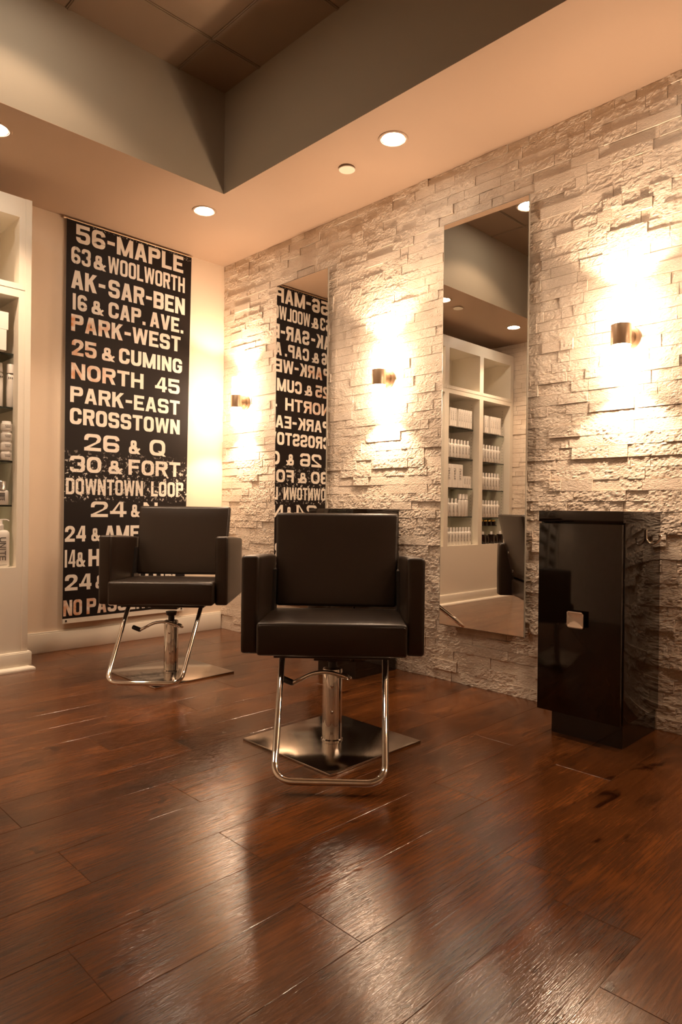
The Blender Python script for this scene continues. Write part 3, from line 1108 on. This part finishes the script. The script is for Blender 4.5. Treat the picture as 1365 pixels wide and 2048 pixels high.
def make_chair(loc, rot, label):
    t = thing('salon_chair', label, 'salon chair', loc, rot, 'black salon chairs')
    W, TA = 0.690 / 2, 0.0680

    def tilt(co):                                # seat falls slightly towards the back
        f = max(0.0, co.y + 0.157) / 0.52
        return Vector((co.x, co.y, co.z - (0.020 * f if co.z > 0.42 else 0.0)))
    b = MB()
    b.from_bm(soft_box((-W + TA - 0.001, W - TA + 0.001, -0.157, 0.362, 0.3607, 0.4855), 0.014, 4, 0.006, (0, 1, 1), tilt), 0, True)
    seat = b.build('seat', LEATHER, t)
    b = MB()
    zs = 0.4725
    b.sweep(fillet([(-W + TA + 0.008, -0.14, 0.372), (-W + TA + 0.006, -0.1565, zs), (W - TA - 0.006, -0.1565, zs), (W - TA - 0.008, -0.14, 0.372)], 0.012, 6), 0.0022, 8)
    b.build('piping', LEATHER, seat)
    b = MB()
    b.box(-0.22, 0.22, -0.10, 0.32, 0.343, 0.363, bev=0.003)
    b.box(-0.07, 0.07, -0.07, 0.10, 0.328, 0.345, bev=0.003)
    b.build('seat_frame', BLACKMETAL, t)
    for s in (-1, 1):
        b = MB()
        x0, x1 = (-W, -W + TA) if s < 0 else (W - TA, W)

        def slope(co):
            f = (co.y + 0.101) / 0.54
            if co.z > 0.5:
                return Vector((co.x, co.y, co.z - 0.029 * f))
            return co
        b.from_bm(soft_box((x0, x1, -0.101, 0.440, 0.3565, 0.7253), 0.013, 4, 0.004, (1, 1, 1), slope), 0, True)
        b.build('armrest', LEATHER, t)
    # backrest: leaning slab, a little wider at the top

    def lean(co):
        f = (co.z - 0.49) / 0.396
        return Vector((co.x * (0.956 + 0.044 * f), co.y + 0.095 * f, co.z))
    b = MB()
    b.from_bm(soft_box((-0.275, 0.275, 0.302, 0.364, 0.4815, 0.886), 0.014, 4, 0.006, (0, 1, 0), lean), 0, True)
    b.build('backrest', LEATHER, t)
    for s in (-1, 1):
        b = MB()
        xa, xb = (0.262, 0.2735) if s > 0 else (-0.2735, -0.262)
        b.add([(xa, 0.25, 0.46), (xb, 0.25, 0.46), (xb, 0.345, 0.46), (xa, 0.345, 0.46), (xa, 0.30, 0.64), (xb, 0.30, 0.64), (xb, 0.395, 0.64), (xa, 0.395, 0.64)],
              [(3, 2, 1, 0), (4, 5, 6, 7), (0, 1, 5, 4), (1, 2, 6, 5), (2, 3, 7, 6), (3, 0, 4, 7)])
        b.build('back_bracket', BLACKMETAL, t)
    for (bx, zz) in ((-0.20, 0.522), (-0.20, 0.640), (0.20, 0.522), (0.20, 0.640)):      # bolts on the rear of the back
        b = MB()
        yr = 0.364 + 0.095 * (zz - 0.49) / 0.396 + 0.003
        b.lathe([(0.0, -0.004), (0.008, -0.003), (0.009, 0.0), (0.008, 0.003), (0.0, 0.004)], (bx, yr, zz), 'y', 14)
        b.build('bolt', CHROME, t)
    # footrest
    b = MB()
    b.sweep(fillet([(-0.188, -0.03, 0.352), (-0.188, -0.085, 0.338), (-0.167, -0.482, 0.037), (0.188, -0.482, 0.037), (0.200, -0.085, 0.338), (0.200, -0.03, 0.352)], 0.068, 12), 0.0115, 16)
    b.build('footrest', CHROME, t)
    # pump
    b = MB()
    b.lathe([(0.0, 0.008), (0.042, 0.008), (0.042, 0.014), (0.038, 0.018), (0.038, 0.280), (0.0365, 0.286), (0.030, 0.289), (0.0, 0.289)], (0, 0, 0), 'z', 48)
    b.lathe([(0.0, -0.003), (0.007, -0.002), (0.007, 0.002), (0.0, 0.003)], (0.0, -0.0385, 0.225), 'y', 14)
    post = b.build('hydraulic_post', CHROME, t)
    b = MB()
    b.lathe([(0.0, 0.28), (0.0165, 0.28), (0.0165, 0.312), (0.026, 0.316), (0.030, 0.335), (0.0, 0.335)], (0, 0, 0), 'z', 32)
    b.build('piston', BLACKMETAL, t)
    b = MB()
    b.sweep(spline([(0.020, 0.020, 0.262), (0.052, 0.0, 0.260), (0.068, -0.035, 0.258), (0.060, -0.066, 0.264), (0.030, -0.082, 0.279),
                    (-0.020, -0.088, 0.291), (-0.070, -0.086, 0.284), (-0.115, -0.080, 0.262), (-0.150, -0.075, 0.244)], 8), 0.0078, 12)
    lv = b.build('pump_lever', CHROME, t)
    b = MB()
    b.sweep([(-0.146, -0.0755, 0.246), (-0.150, -0.075, 0.2455), (-0.186, -0.070, 0.2585), (-0.190, -0.0695, 0.260)], 0.0115, 14, radii=[0.010, 0.0118, 0.0118, 0.010])
    b.build('grip', GRIP, lv)
    # square plate, turned to lie square with the room
    b = MB()
    b.box(-0.245, 0.245, -0.245, 0.245, 0.0, 0.009, bev=0.0015, mat=Matrix.Rotation(-rot, 4, 'Z'))
    b.build('base_plate', STEEL, t)
    return t


chair = make_chair((1.8115, 1.8630, 0), -A1, 'black salon chair in front, facing the camera on a square steel base')
c2 = dup(chair, (1.922, 3.250, 0), 'black salon chair further back, standing before the lettered banner', -A2)
for ch in c2.children:
    if ch.name.split('.')[0] in ('seat', 'armrest', 'backrest', 'back_bracket', 'seat_frame', 'footrest'):
        ch.location += Matrix.Rotation(A2, 3, 'Z') @ Vector((-0.013, 0.022, 0.026))


# ------------------------------------------------------------------ lettered banner
ROWS = [
    (2.69, 2.574, [('56-MAPLE', 1.772, 2.544)]),
    (2.545, 2.437, [('63', 1.742, 1.867), ('&', 1.887, 1.971), ('WOOLWORTH', 1.984, 2.558)]),
    (2.396, 2.28, [('AK-', 1.743, 1.969), ('SAR-BEN', 1.989, 2.56)]),
    (2.249, 2.146, [('16', 1.751, 1.847), ('&', 1.877, 1.96), ('CAP.', 1.991, 2.255), ('AVE.', 2.288, 2.55)]),
    (2.117, 2.011, [('PARK-WEST', 1.746, 2.528)]),
    (1.961, 1.859, [('25', 1.751, 1.913), ('&', 1.95, 2.039), ('CUMING', 2.067, 2.542)]),
    (1.811, 1.709, [('NORTH', 1.749, 2.245), ('45', 2.332, 2.524)]),
    (1.662, 1.562, [('PARK-EAST', 1.744, 2.526)]),
    (1.527, 1.424, [('CROSSTOWN', 1.743, 2.528)]),
    (1.372, 1.263, [('26', 1.837, 2.077), ('&', 2.145, 2.229), ('Q', 2.296, 2.415)]),
    (1.225, 1.122, [('30', 1.746, 1.952), ('&', 2.003, 2.104), ('FORT', 2.143, 2.536)]),
    (1.083, 0.98, [('DOWNTOWN', 1.722, 2.251), ('LOOP', 2.311, 2.562)]),
    (0.938, 0.837, [('24', 1.885, 2.132), ('&', 2.165, 2.23), ('N', 2.256, 2.362)]),
    (0.781, 0.681, [('24', 1.719, 1.853), ('&', 1.89, 1.95), ('AMES', 1.98, 2.307)]),
    (0.63, 0.52, [('14', 1.717, 1.787), ('&', 1.793, 1.852), ('HOWARD', 1.871, 2.425)]),
    (0.474, 0.373, [('24', 1.722, 1.893), ('&', 1.92, 1.987), ('VINTON', 2.029, 2.506)]),
    (0.314, 0.214, [('NO', 1.714, 1.832), ('PASSENGERS', 1.862, 2.553)]),
]


def build_banner():
    ox, oy = 1.70, YB - 0.021
    t = thing('lettered_banner', 'tall black banner of cream block lettering hung on the back wall', 'banner', (ox, oy, 0))
    ZT, ZB0 = 2.708, 0.172

    def edge(z):
        f = (ZT - z) / (ZT - ZB0)
        return 1.712 - 0.014 * max(0, f - 0.75), 2.612 - 0.034 * f

    def wav(x, z):
        f = (ZT - z) / (ZT - ZB0)
        return -0.004 * f * math.sin((x - 1.7) * 7.0 + z * 1.3) - 0.004 * f * f

    b = MB()
    nx, nz = 24, 60
    vs, fs, mi = [], [], []
    for j in range(nz + 1):
        z = ZB0 + (ZT - ZB0) * j / nz
        l, r = edge(z)
        for i in range(nx + 1):
            x = l + (r - l) * i / nx
            vs.append((x - ox, wav(x, z), z))
    for j in range(nz):
        for i in range(nx):
            q = j * (nx + 1) + i
            fs.append((q, q + 1, q + nx + 2, q + nx + 1))
    b.add(vs, fs, 0, True)
    # back face of the cloth
    b.add([(p[0], p[1] + 0.0012, p[2]) for p in vs], [f[::-1] for f in fs], 0, True)
    # printed letters
    for (z1, z0, words) in ROWS:
        for (w, x0, x1) in words:
            for p in word_polys(w, x0, x1, z0, z1):
                b.add([(q[0] - ox, wav(q[0], q[1]) - 0.0009, q[1]) for q in p], [tuple(range(len(p)))], 1)
    # flaked flecks along the top edge
    rnd = random.Random(5)
    for k in range(46):
        x = rnd.uniform(1.86, 2.60)
        z = rnd.uniform(2.676, 2.699) - 0.004 * rnd.random()
        if 1.77 < x < 2.55 and z < 2.692:
            z = rnd.uniform(2.692, 2.70)
        s = rnd.uniform(0.0015, 0.004)
        b.add([(x - ox - s, wav(x, z) - 0.0009, z - s * 0.4), (x - ox + s * rnd.uniform(0.4, 1.6), wav(x, z) - 0.0009, z - s * 0.6),
               (x - ox + s, wav(x, z) - 0.0009, z + s * 0.6)], [(0, 1, 2)], 1)
    b.build('cloth', [CLOTH, INK], t)
    b = MB()
    l, r = edge(ZB0)
    n = 24
    vs = []
    for z in (ZB0 - 0.004, ZB0 + 0.026):
        for i in range(n + 1):
            x = l + (r - l) * i / n
            vs.append((x - ox, wav(x, z) - 0.0015, z))
    b.add(vs, [(i, i + 1, i + n + 2, i + n + 1) for i in range(n)], 0, True)
    b.add([(p[0], p[1] + 0.004, p[2]) for p in vs], [(i + n + 1, i + n + 2, i + 1, i) for i in range(n)], 0, True)
    hem = b.build('bottom_hem', TRIM, t)
    for xx in (l + 0.022, r - 0.022):
        b = MB()
        b.lathe([(0.0, -0.0026), (0.006, -0.0026), (0.006, 0.0), (0.0, 0.0)], (xx - ox, wav(xx, ZB0 + 0.012) - 0.0012, ZB0 + 0.012), 'y', 14)
        b.build('eyelet', BLACKMETAL, hem)
    b = MB()
    b.lathe([(0.0, 0.0), (0.006, 0.0), (0.006, 0.92), (0.0, 0.92)], (0, 0.004, ZT + 0.002), 'x', 20)
    b.lathe([(0.0, -0.012), (0.008, -0.011), (0.010, -0.006), (0.008, 0.001), (0.0, 0.001)], (0, 0.004, ZT + 0.002), 'x', 20)
    b.build('hanging_rod', NICKEL, t)


build_banner()

# ------------------------------------------------------------------ white built-in shelving on the back wall
UF = 3.85                               # front plane
UX0, UX1 = -0.684, 1.378
BAYS = [(-0.629, -0.107), (-0.040, 0.482), (0.549, 1.314)]
SH = {0: (0.843, 1.131, 1.423, 1.725), 1: (0.852, 1.137, 1.436, 1.739), 2: (0.907, 1.152, 1.449, 1.746)}
ZBOT = 0.566
unit = thing('shelving_unit', 'tall white built-in shelving filled with hair products, left of the banner', 'shelf', (UX0, UF, 0))


def build_unit():
    F = 0.075
    t = unit
    x = lambda v: v - UX0
    W = UX1 - UX0
    b = MB()
    edges = [UX0] + [e for bay in BAYS for e in bay] + [UX1]
    for k in range(0, len(edges), 2):
        b.box(x(edges[k]), x(edges[k + 1]), 0, F, 0.09, 2.59)
    for (a, c) in BAYS:
        b.box(x(a), x(c), 0, F, 2.482, 2.59)
        b.box(x(a), x(c), 0, F, 2.044, 2.118)
        b.box(x(a), x(c), 0, F, 0.09, ZBOT)
    b.build('face_frame', TRIM, t)
    b = MB()
    b.box(x(1.347), x(UX1), -0.003, F, 0.10, 2.59)
    b.build('filler_strip', TRIM, t)
    b = MB()
    for (a, c) in BAYS:                      # thin joint between upper and lower doors' frames
        b.box(x(a) - 0.03, x(c) + 0.03, -0.0025, 0.001, 2.088, 2.118)
    b.build('rail_moulding', TRIM, t)
    # carcass: sides, back, floor and top of each bay
    b = MB()
    D = YB - UF - 0.002
    for (a, c) in BAYS:
        b.box(x(a) - 0.031, x(a) - 0.018, F, D, ZBOT - 0.02, 2.10)
        b.box(x(c) + 0.018, x(c) + 0.031, F, D, ZBOT - 0.02, 2.10)
        b.box(x(a) - 0.018, x(c) + 0.018, F, D, ZBOT - 0.02, ZBOT)
        b.box(x(a) - 0.018, x(c) + 0.018, F, D, 2.06, 2.08)
        b.box(x(a) - 0.031, x(a) - 0.018, F, D, 2.10, 2.50)
        b.box(x(c) + 0.018, x(c) + 0.031, F, D, 2.10, 2.50)
        b.box(x(a) - 0.018, x(c) + 0.018, F, D, 2.50, 2.515)
        m = (a + c) / 2
        b.box(x(a) - 0.018, x(m) - 0.001, D - 0.012, D, ZBOT, 2.06)
        b.box(x(m) + 0.001, x(c) + 0.018, D - 0.012, D, ZBOT, 2.06)
        b.box(x(m) - 0.001, x(m) + 0.001, D - 0.006, D, ZBOT, 2.06)
        for s, e in ((1, a - 0.018), (-1, c + 0.018)):       # shelf-pin holes
            z = 0.62
            while z < 2.02:
                b.box(x(e) - 0.0004, x(e) + 0.0004, F + 0.030, F + 0.036, z, z + 0.006, 1)
                z += 0.032
    b.box(x(UX0) + 0.001, x(UX1) - 0.001, D - 0.001, D + 0.001, 0.05, 2.59)
    b.box(W - 0.012, W - 0.001, F, D, 0.05, 2.59)
    b.box(0.001, 0.012, F, D, 0.05, 2.59)
    b.box(0.001, W - 0.001, F, D, 2.57, 2.59)
    b.build('carcass', [TRIM, PRINT], t)
    b = MB()
    b.box(-0.002, W + 0.018, -0.018, D, 0.0, 0.094, bev=0.002)
    b.box(-0.002, W + 0.014, -0.013, D, 0.092, 0.1, bev=0.003)
    b.build('base_moulding', TRIM, t)
    b = MB()
    prof = [(0, 0), (-0.030, 0), (-0.0295, 0.008), (-0.026, 0.015), (-0.018, 0.020), (0, 0.022)]
    vs = []
    for xx in (-0.002, W + 0.030):
        for (yy, zz) in prof:
            vs.append((xx if xx < 0 else xx + (-yy - 0.030) * 1.0, yy - 0.018, zz))
    n = len(prof)
    fs = [(i, i + 1, n + i + 1, n + i) for i in range(n - 1)] + [tuple(range(n)), tuple(range(2 * n - 1, n - 1, -1)), (0, n, 2 * n - 1, n - 1)]
    b.add(vs, fs, 0, False)
    # return of the shoe along the end
    vs = []
    for yy in (-0.018, D):
        for (q, zz) in prof:
            vs.append((W + 0.018 - q * 0.4, yy, zz))
    b.add(vs, [(i, i + 1, n + i + 1, n + i) for i in range(n - 1)], 0, False)
    b.build('shoe_moulding', TRIM, t)
    for k, (a, c) in enumerate(BAYS):
        zs = list(SH[k])
        for z in zs:
            b = MB()
            b.box(x(a) - 0.017, x(c) + 0.017, F + 0.003, D - 0.02, z - 0.009, z, 0)
            b.box(x(a) - 0.017, x(c) + 0.017, F + 0.001, F + 0.0032, z - 0.009, z, 1)
            b.build('glass_shelf', [GLASS, GLASSEDGE], t)
    a, c = BAYS[0]
    b = MB()
    b.box(x(a) - 0.017, x(c) + 0.017, F + 0.09, D - 0.02, 0.748, 0.756, 0)
    b.box(x(a) - 0.017, x(c) + 0.017, F + 0.088, F + 0.0902, 0.748, 0.756, 1)
    b.build('glass_shelf', [GLASS, GLASSEDGE], t)


build_unit()


# ------------------------------------------------------------------ products on the shelves
def vertical_word(word, cx, ztop, length, height, yfun, mb, mi):
    """letters turned a quarter clockwise, reading downwards; cx = middle, yfun gives the surface"""
    for p in word_polys(word, 0, length, 0, height, stem=height * 0.16):
        mb.add([(cx - height / 2 + q[1], yfun(cx - height / 2 + q[1]), ztop - q[0]) for q in p], [tuple(range(len(p)))], mi)


def flat_bottle(name, w, d, hb, hc, capr, label, group, cat='bottle', capmat=None, word=True, pump=False, big=False):
    t = thing(name, label, cat, (0, 0, 0), 0, group)
    b = MB()
    prof = []
    n = 20
    rings = [(0.90, 0.0), (1.0, 0.004), (1.0, hb * 0.86), (0.96, hb * 0.93), (0.80, hb * 0.975), (0.42, hb), (0.40, hb + 0.004)]
    vs, fs = [], []
    for (s, z) in rings:
        for k in range(n):
            a = 2 * PI * k / n
            ex = 0.62
            cx, cy = math.copysign(abs(math.cos(a)) ** ex, math.cos(a)), math.copysign(abs(math.sin(a)) ** ex, math.sin(a))
            vs.append((cx * w / 2 * s, cy * d / 2 * s, z))
    for i in range(len(rings) - 1):
        for k in range(n):
            fs.append((i * n + k, i * n + (k + 1) % n, (i + 1) * n + (k + 1) % n, (i + 1) * n + k))
    fs.append(tuple(range(n))[::-1])
    fs.append(tuple((len(rings) - 1) * n + k for k in range(n)))
    b.add(vs, fs, 0, True)
    b.build('bottle_body', PLASTIC, t)
    b = MB()
    if pump:
        b.lathe([(0.0, hb), (capr, hb), (capr, hb + hc * 0.42), (capr * 0.92, hb + hc * 0.45), (capr * 0.72, hb + hc * 0.55), (capr * 0.72, hb + hc * 0.95), (0.0, hb + hc)], (0, 0, 0), 'z', 24)
        b.sweep(spline([(0, 0, hb + hc * 0.92), (capr * 1.5, -0.004, hb + hc * 0.93), (capr * 2.2, -0.008, hb + hc * 0.80)], 5), 0.0045, 10)
        b.build('pump', CAPMAT, t)
    else:
        b.lathe([(0.0, hb), (capr, hb), (capr * 0.93, hb + hc - 0.003), (capr * 0.85, hb + hc), (0.0, hb + hc)], (0, 0, 0), 'z', 20)
        b.build('cap', capmat or CAPMAT, t)
    if word:
        b = MB()
        ysurf = lambda xx: -d / 2 - 0.0006
        if big:
            vertical_word('UNITE', 0.008, hb * 0.80, hb * 0.62, w * 0.34, ysurf, b, 0)
            for k in range(5):
                b.box(-w * 0.34, -w * 0.25, -d / 2 - 0.0007, -d / 2 - 0.0003, hb * (0.76 - 0.11 * k), hb * (0.76 - 0.11 * k) + hb * 0.085, 1)
            b.box(-w * 0.36, w * 0.30, -d / 2 - 0.0007, -d / 2 - 0.0003, hb * 0.055, hb * 0.065, 0)
        else:
            vertical_word('UNITE', 0.0, hb * 0.80, hb * 0.52, w * 0.36, ysurf, b, 0)
        b.build('lettering', [PRINT, REDPRINT], t)
    return t


def carton(name, w, d, h, label, group, word=True):
    t = thing(name, label, 'box', (0, 0, 0), 0, group)
    b = MB()
    b.box(-w / 2, w / 2, -d / 2, d / 2, 0, h, bev=0.0008, seg=1)
    b.build('carton', CARTON, t)
    if word:
        b = MB()
        vertical_word('UNITE', 0.0, h * 0.82, h * 0.5, w * 0.34, lambda xx: -d / 2 - 0.0006, b, 0)
        b.build('lettering', PRINT, t)
    return t


def jar(name, r, h, label, group, body, lid, lidh, cat='jar', word=True):
    t = thing(name, label, cat, (0, 0, 0), 0, group)
    b = MB()
    b.lathe([(0.0, 0.0), (r * 0.94, 0.0), (r, 0.003), (r, h - lidh - 0.002), (r * 0.9, h - lidh), (0.0, h - lidh)], (0, 0, 0), 'z', 28)
    b.build('jar_body', body, t)
    b = MB()
    rl = r * 0.82
    b.lathe([(0.0, h - lidh - 0.001), (rl, h - lidh - 0.001), (rl, h - 0.002), (rl * 0.95, h), (0.0, h)], (0, 0, 0), 'z', 28)
    b.build('lid', lid, t)
    if word:
        b = MB()
        for row, ww in ((0.62, 0.75), (0.42, 0.6)):
            z = (h - lidh) * row
            for k in range(5):
                u = (k - 2) * r * ww * 0.30
                yy = -math.sqrt(max(r * r - u * u, 1e-6)) - 0.0004
                b.box(u - r * 0.06, u + r * 0.06, yy - 0.0003, yy, z, z + (h - lidh) * 0.12)
        b.build('lettering', PRINT, t)
    return t


ORD = ['first', 'second', 'third', 'fourth', 'fifth', 'sixth', 'seventh', 'eighth', 'ninth']
YFRONT = UF + 0.058                     # where product fronts stand on the glass


def row_of(proto, xs, z, y, labels, first=False):
    for k, (xx, lab) in enumerate(zip(xs, labels)):
        if k == 0 and first:
            proto.location = (xx, y, z)
            proto['label'] = lab
        else:
            dup(proto, (xx, y, z), lab)


def bay_labels(what, place, n):
    return ['%s, %s from left %s' % (what, ORD[k], place) for k in range(n)]


# bay seen directly at the left edge of the photograph
EPS = 0.0006


def direct_bay():
    z = [q + EPS for q in SH[2]]
    box = carton('product_box', 0.075, 0.07, 0.0945, 'upper white carton of the pair stacked on top shelf at left edge', 'cartons at the left edge', False)
    box.location = (1.232, YFRONT, z[3] + 0.114)
    low = carton('product_box', 0.070, 0.07, 0.113, 'lower white carton of the pair stacked on top shelf at left edge', 'cartons at the left edge', False)
    low.location = (1.225, YFRONT, z[3])
    tb = flat_bottle('product_bottle', 0.043, 0.036, 0.190, 0.050, 0.0205, 'white bottle with wide cap on second shelf, nearer the shelf end', 'wide capped bottles at the left edge', word=False)
    b = MB()
    for k in range(4):
        b.box(-0.016 + k * 0.009, -0.012 + k * 0.009, -0.0188, -0.0182, 0.158, 0.168)
    b.build('lettering', PRINT, tb)
    tb.location = (1.3085, UF + 0.104, z[2])
    dup(tb, (1.2475, UF + 0.104, z[2]), 'white bottle with wide cap on second shelf, further from the shelf end')
    j = jar('product_jar', 0.0285, 0.0525, 'x', 'stacked jars at the left edge', PLASTIC, CAPMAT, 0.012)
    names = ['bottom', 'second lowest', 'second highest', 'topmost']
    for k in range(4):
        lab = '%s white jar in the stack of four on the third shelf' % names[k]
        loc = (1.2725, YFRONT - 0.01, z[1] + 0.0531 * k)
        if k == 0:
            j.location = loc
            j['label'] = lab
        else:
            dup(j, loc, lab)
    sp = flat_bottle('product_bottle', 0.074, 0.046, 0.082, 0.047, 0.027, 'short white bottle with silver cap on the fourth shelf at left edge', None, capmat=SILVERCAP)
    sp.location = (1.251, YFRONT, z[0])
    pb = flat_bottle('pump_bottle', 0.098, 0.060, 0.205, 0.058, 0.021, 'large white pump bottle with vertical lettering on the bottom shelf at left edge', None, cat='bottle', pump=True, big=True)
    pb.location = (1.246, YFRONT, ZBOT + EPS)
    far = 'further along the bay beyond the left edge'
    for k in range(3):
        dup(low, (1.225 - 0.085 * (k + 1), YFRONT, z[3]), '%s white carton on the top shelf, %s' % (ORD[k], far))
    for k in range(4):
        dup(tb, (1.2475 - 0.061 * (k + 1), UF + 0.104, z[2]), '%s wide capped bottle on the second shelf, %s' % (ORD[k], far))
    for k in range(4):
        dup(j, (1.2725 - 0.075 * (k + 1), YFRONT - 0.01, z[1]), '%s single white jar on the third shelf, %s' % (ORD[k], far))
    for k in range(3):
        dup(sp, (1.251 - 0.09 * (k + 1), YFRONT, z[0]), '%s silver capped bottle on the fourth shelf, %s' % (ORD[k], far))
    for k in range(3):
        dup(pb, (1.246 - 0.125 * (k + 1), YFRONT, ZBOT + EPS), '%s white pump bottle on the bottom shelf, %s' % (ORD[k], far))


direct_bay()


# bays seen in the near mirror
def mirrored_bays():
    L, Rr = 'in mirror, left bay', 'in mirror, right bay'

    def labels(what, place, n, more=''):
        return ['%s white %s%s, %s' % (ORD[k], what, more, place) for k in range(n)]
    z = [q + EPS for q in SH[1]]
    zb = ZBOT + EPS
    bt = flat_bottle('product_bottle', 0.046, 0.040, 0.136, 0.042, 0.0125, 'x', 'white bottles on the shelves in the mirror')
    # listed from the mirror's left = decreasing x
    box = carton('product_box', 0.034, 0.075, 0.178, 'x', 'white cartons on the shelves in the mirror')
    row_of(box, [0.392 - 0.0355 * k for k in range(3)] + [0.252 - 0.039 * k for k in range(6)], z[3], YFRONT + 0.015,
           labels('carton', L, 3, ' of the small group on top shelf') + labels('carton', L, 6, ' of the wide group on top shelf'), True)
    row_of(bt, [0.402 - 0.0535 * k for k in range(7)], z[2], YFRONT, labels('bottle', L, 7, ' on second shelf'), True)
    tall = carton('product_box', 0.084, 0.06, 0.228, 'x', 'tall cartons in the mirror')
    row_of(tall, [0.426, 0.334, 0.242], z[1], YFRONT, labels('tall carton', L, 3, ' on third shelf'), True)
    low = carton('product_box', 0.038, 0.05, 0.118, 'x', 'short cartons in the mirror')
    row_of(low, [0.170, 0.128, 0.086], z[1], YFRONT - 0.01, labels('short carton', L, 3, ' on third shelf'), True)
    row_of(bt, [0.398 - 0.062 * k for k in range(3)], z[0], YFRONT, labels('bottle', L, 3, ' with narrow cap on fourth shelf'))
    tube = flat_bottle('product_tube', 0.049, 0.042, 0.172, 0.052, 0.0225, 'x', 'tubes with wide caps in the mirror', word=False)
    row_of(tube, [0.204 - 0.0535 * k for k in range(3)], z[0], YFRONT + 0.005, labels('bottle', L, 3, ' with wide cap on fourth shelf'), True)
    row_of(bt, [0.402 - 0.0515 * k for k in range(8)], zb, YFRONT, labels('bottle', L, 8, ' on bottom shelf'))
    # right bay in the mirror
    z = [q + EPS for q in SH[0]]
    row_of(box, [-0.208 - 0.037 * k for k in range(2)] + [-0.320 - 0.0405 * k for k in range(5)], z[3], YFRONT + 0.015,
           labels('carton', Rr, 2, ' of the small group on top shelf') + labels('carton', Rr, 5, ' of the wide group on top shelf'))
    for s, nm in ((2, 'second'), (1, 'third'), (0, 'fourth')):
        row_of(bt, [-0.205 - 0.0555 * k for k in range(6)], z[s], YFRONT, labels('bottle', Rr, 6, ' on %s shelf' % nm))
    dj = jar('dark_jar', 0.030, 0.062, 'x', 'dark jars in the mirror', AMBER, GOLD, 0.018, word=False)
    row_of(dj, [-0.212 - 0.078 * k for k in range(5)], 0.756 + EPS, UF + 0.135, ['%s dark jar with gold lid on small shelf, %s' % (ORD[k], Rr) for k in range(5)], True)
    db = jar('dark_bottle', 0.036, 0.128, 'x', 'dark bottles in the mirror', AMBER, PLASTIC, 0.030, 'bottle', word=False)
    db.children[1].scale = (0.45, 0.45, 1)
    row_of(db, [-0.212, -0.375, -0.545], zb, YFRONT, ['%s dark bottle with pale tip on bottom shelf, %s' % (ORD[k], Rr) for k in range(3)], True)
    ds = jar('dark_bottle', 0.024, 0.090, 'x', 'small dark bottles in the mirror', AMBER, AMBER, 0.024, 'bottle', word=False)
    row_of(ds, [-0.292, -0.460], zb, YFRONT, ['%s small dark bottle on bottom shelf, %s' % (ORD[k], Rr) for k in range(2)], True)


mirrored_bays()
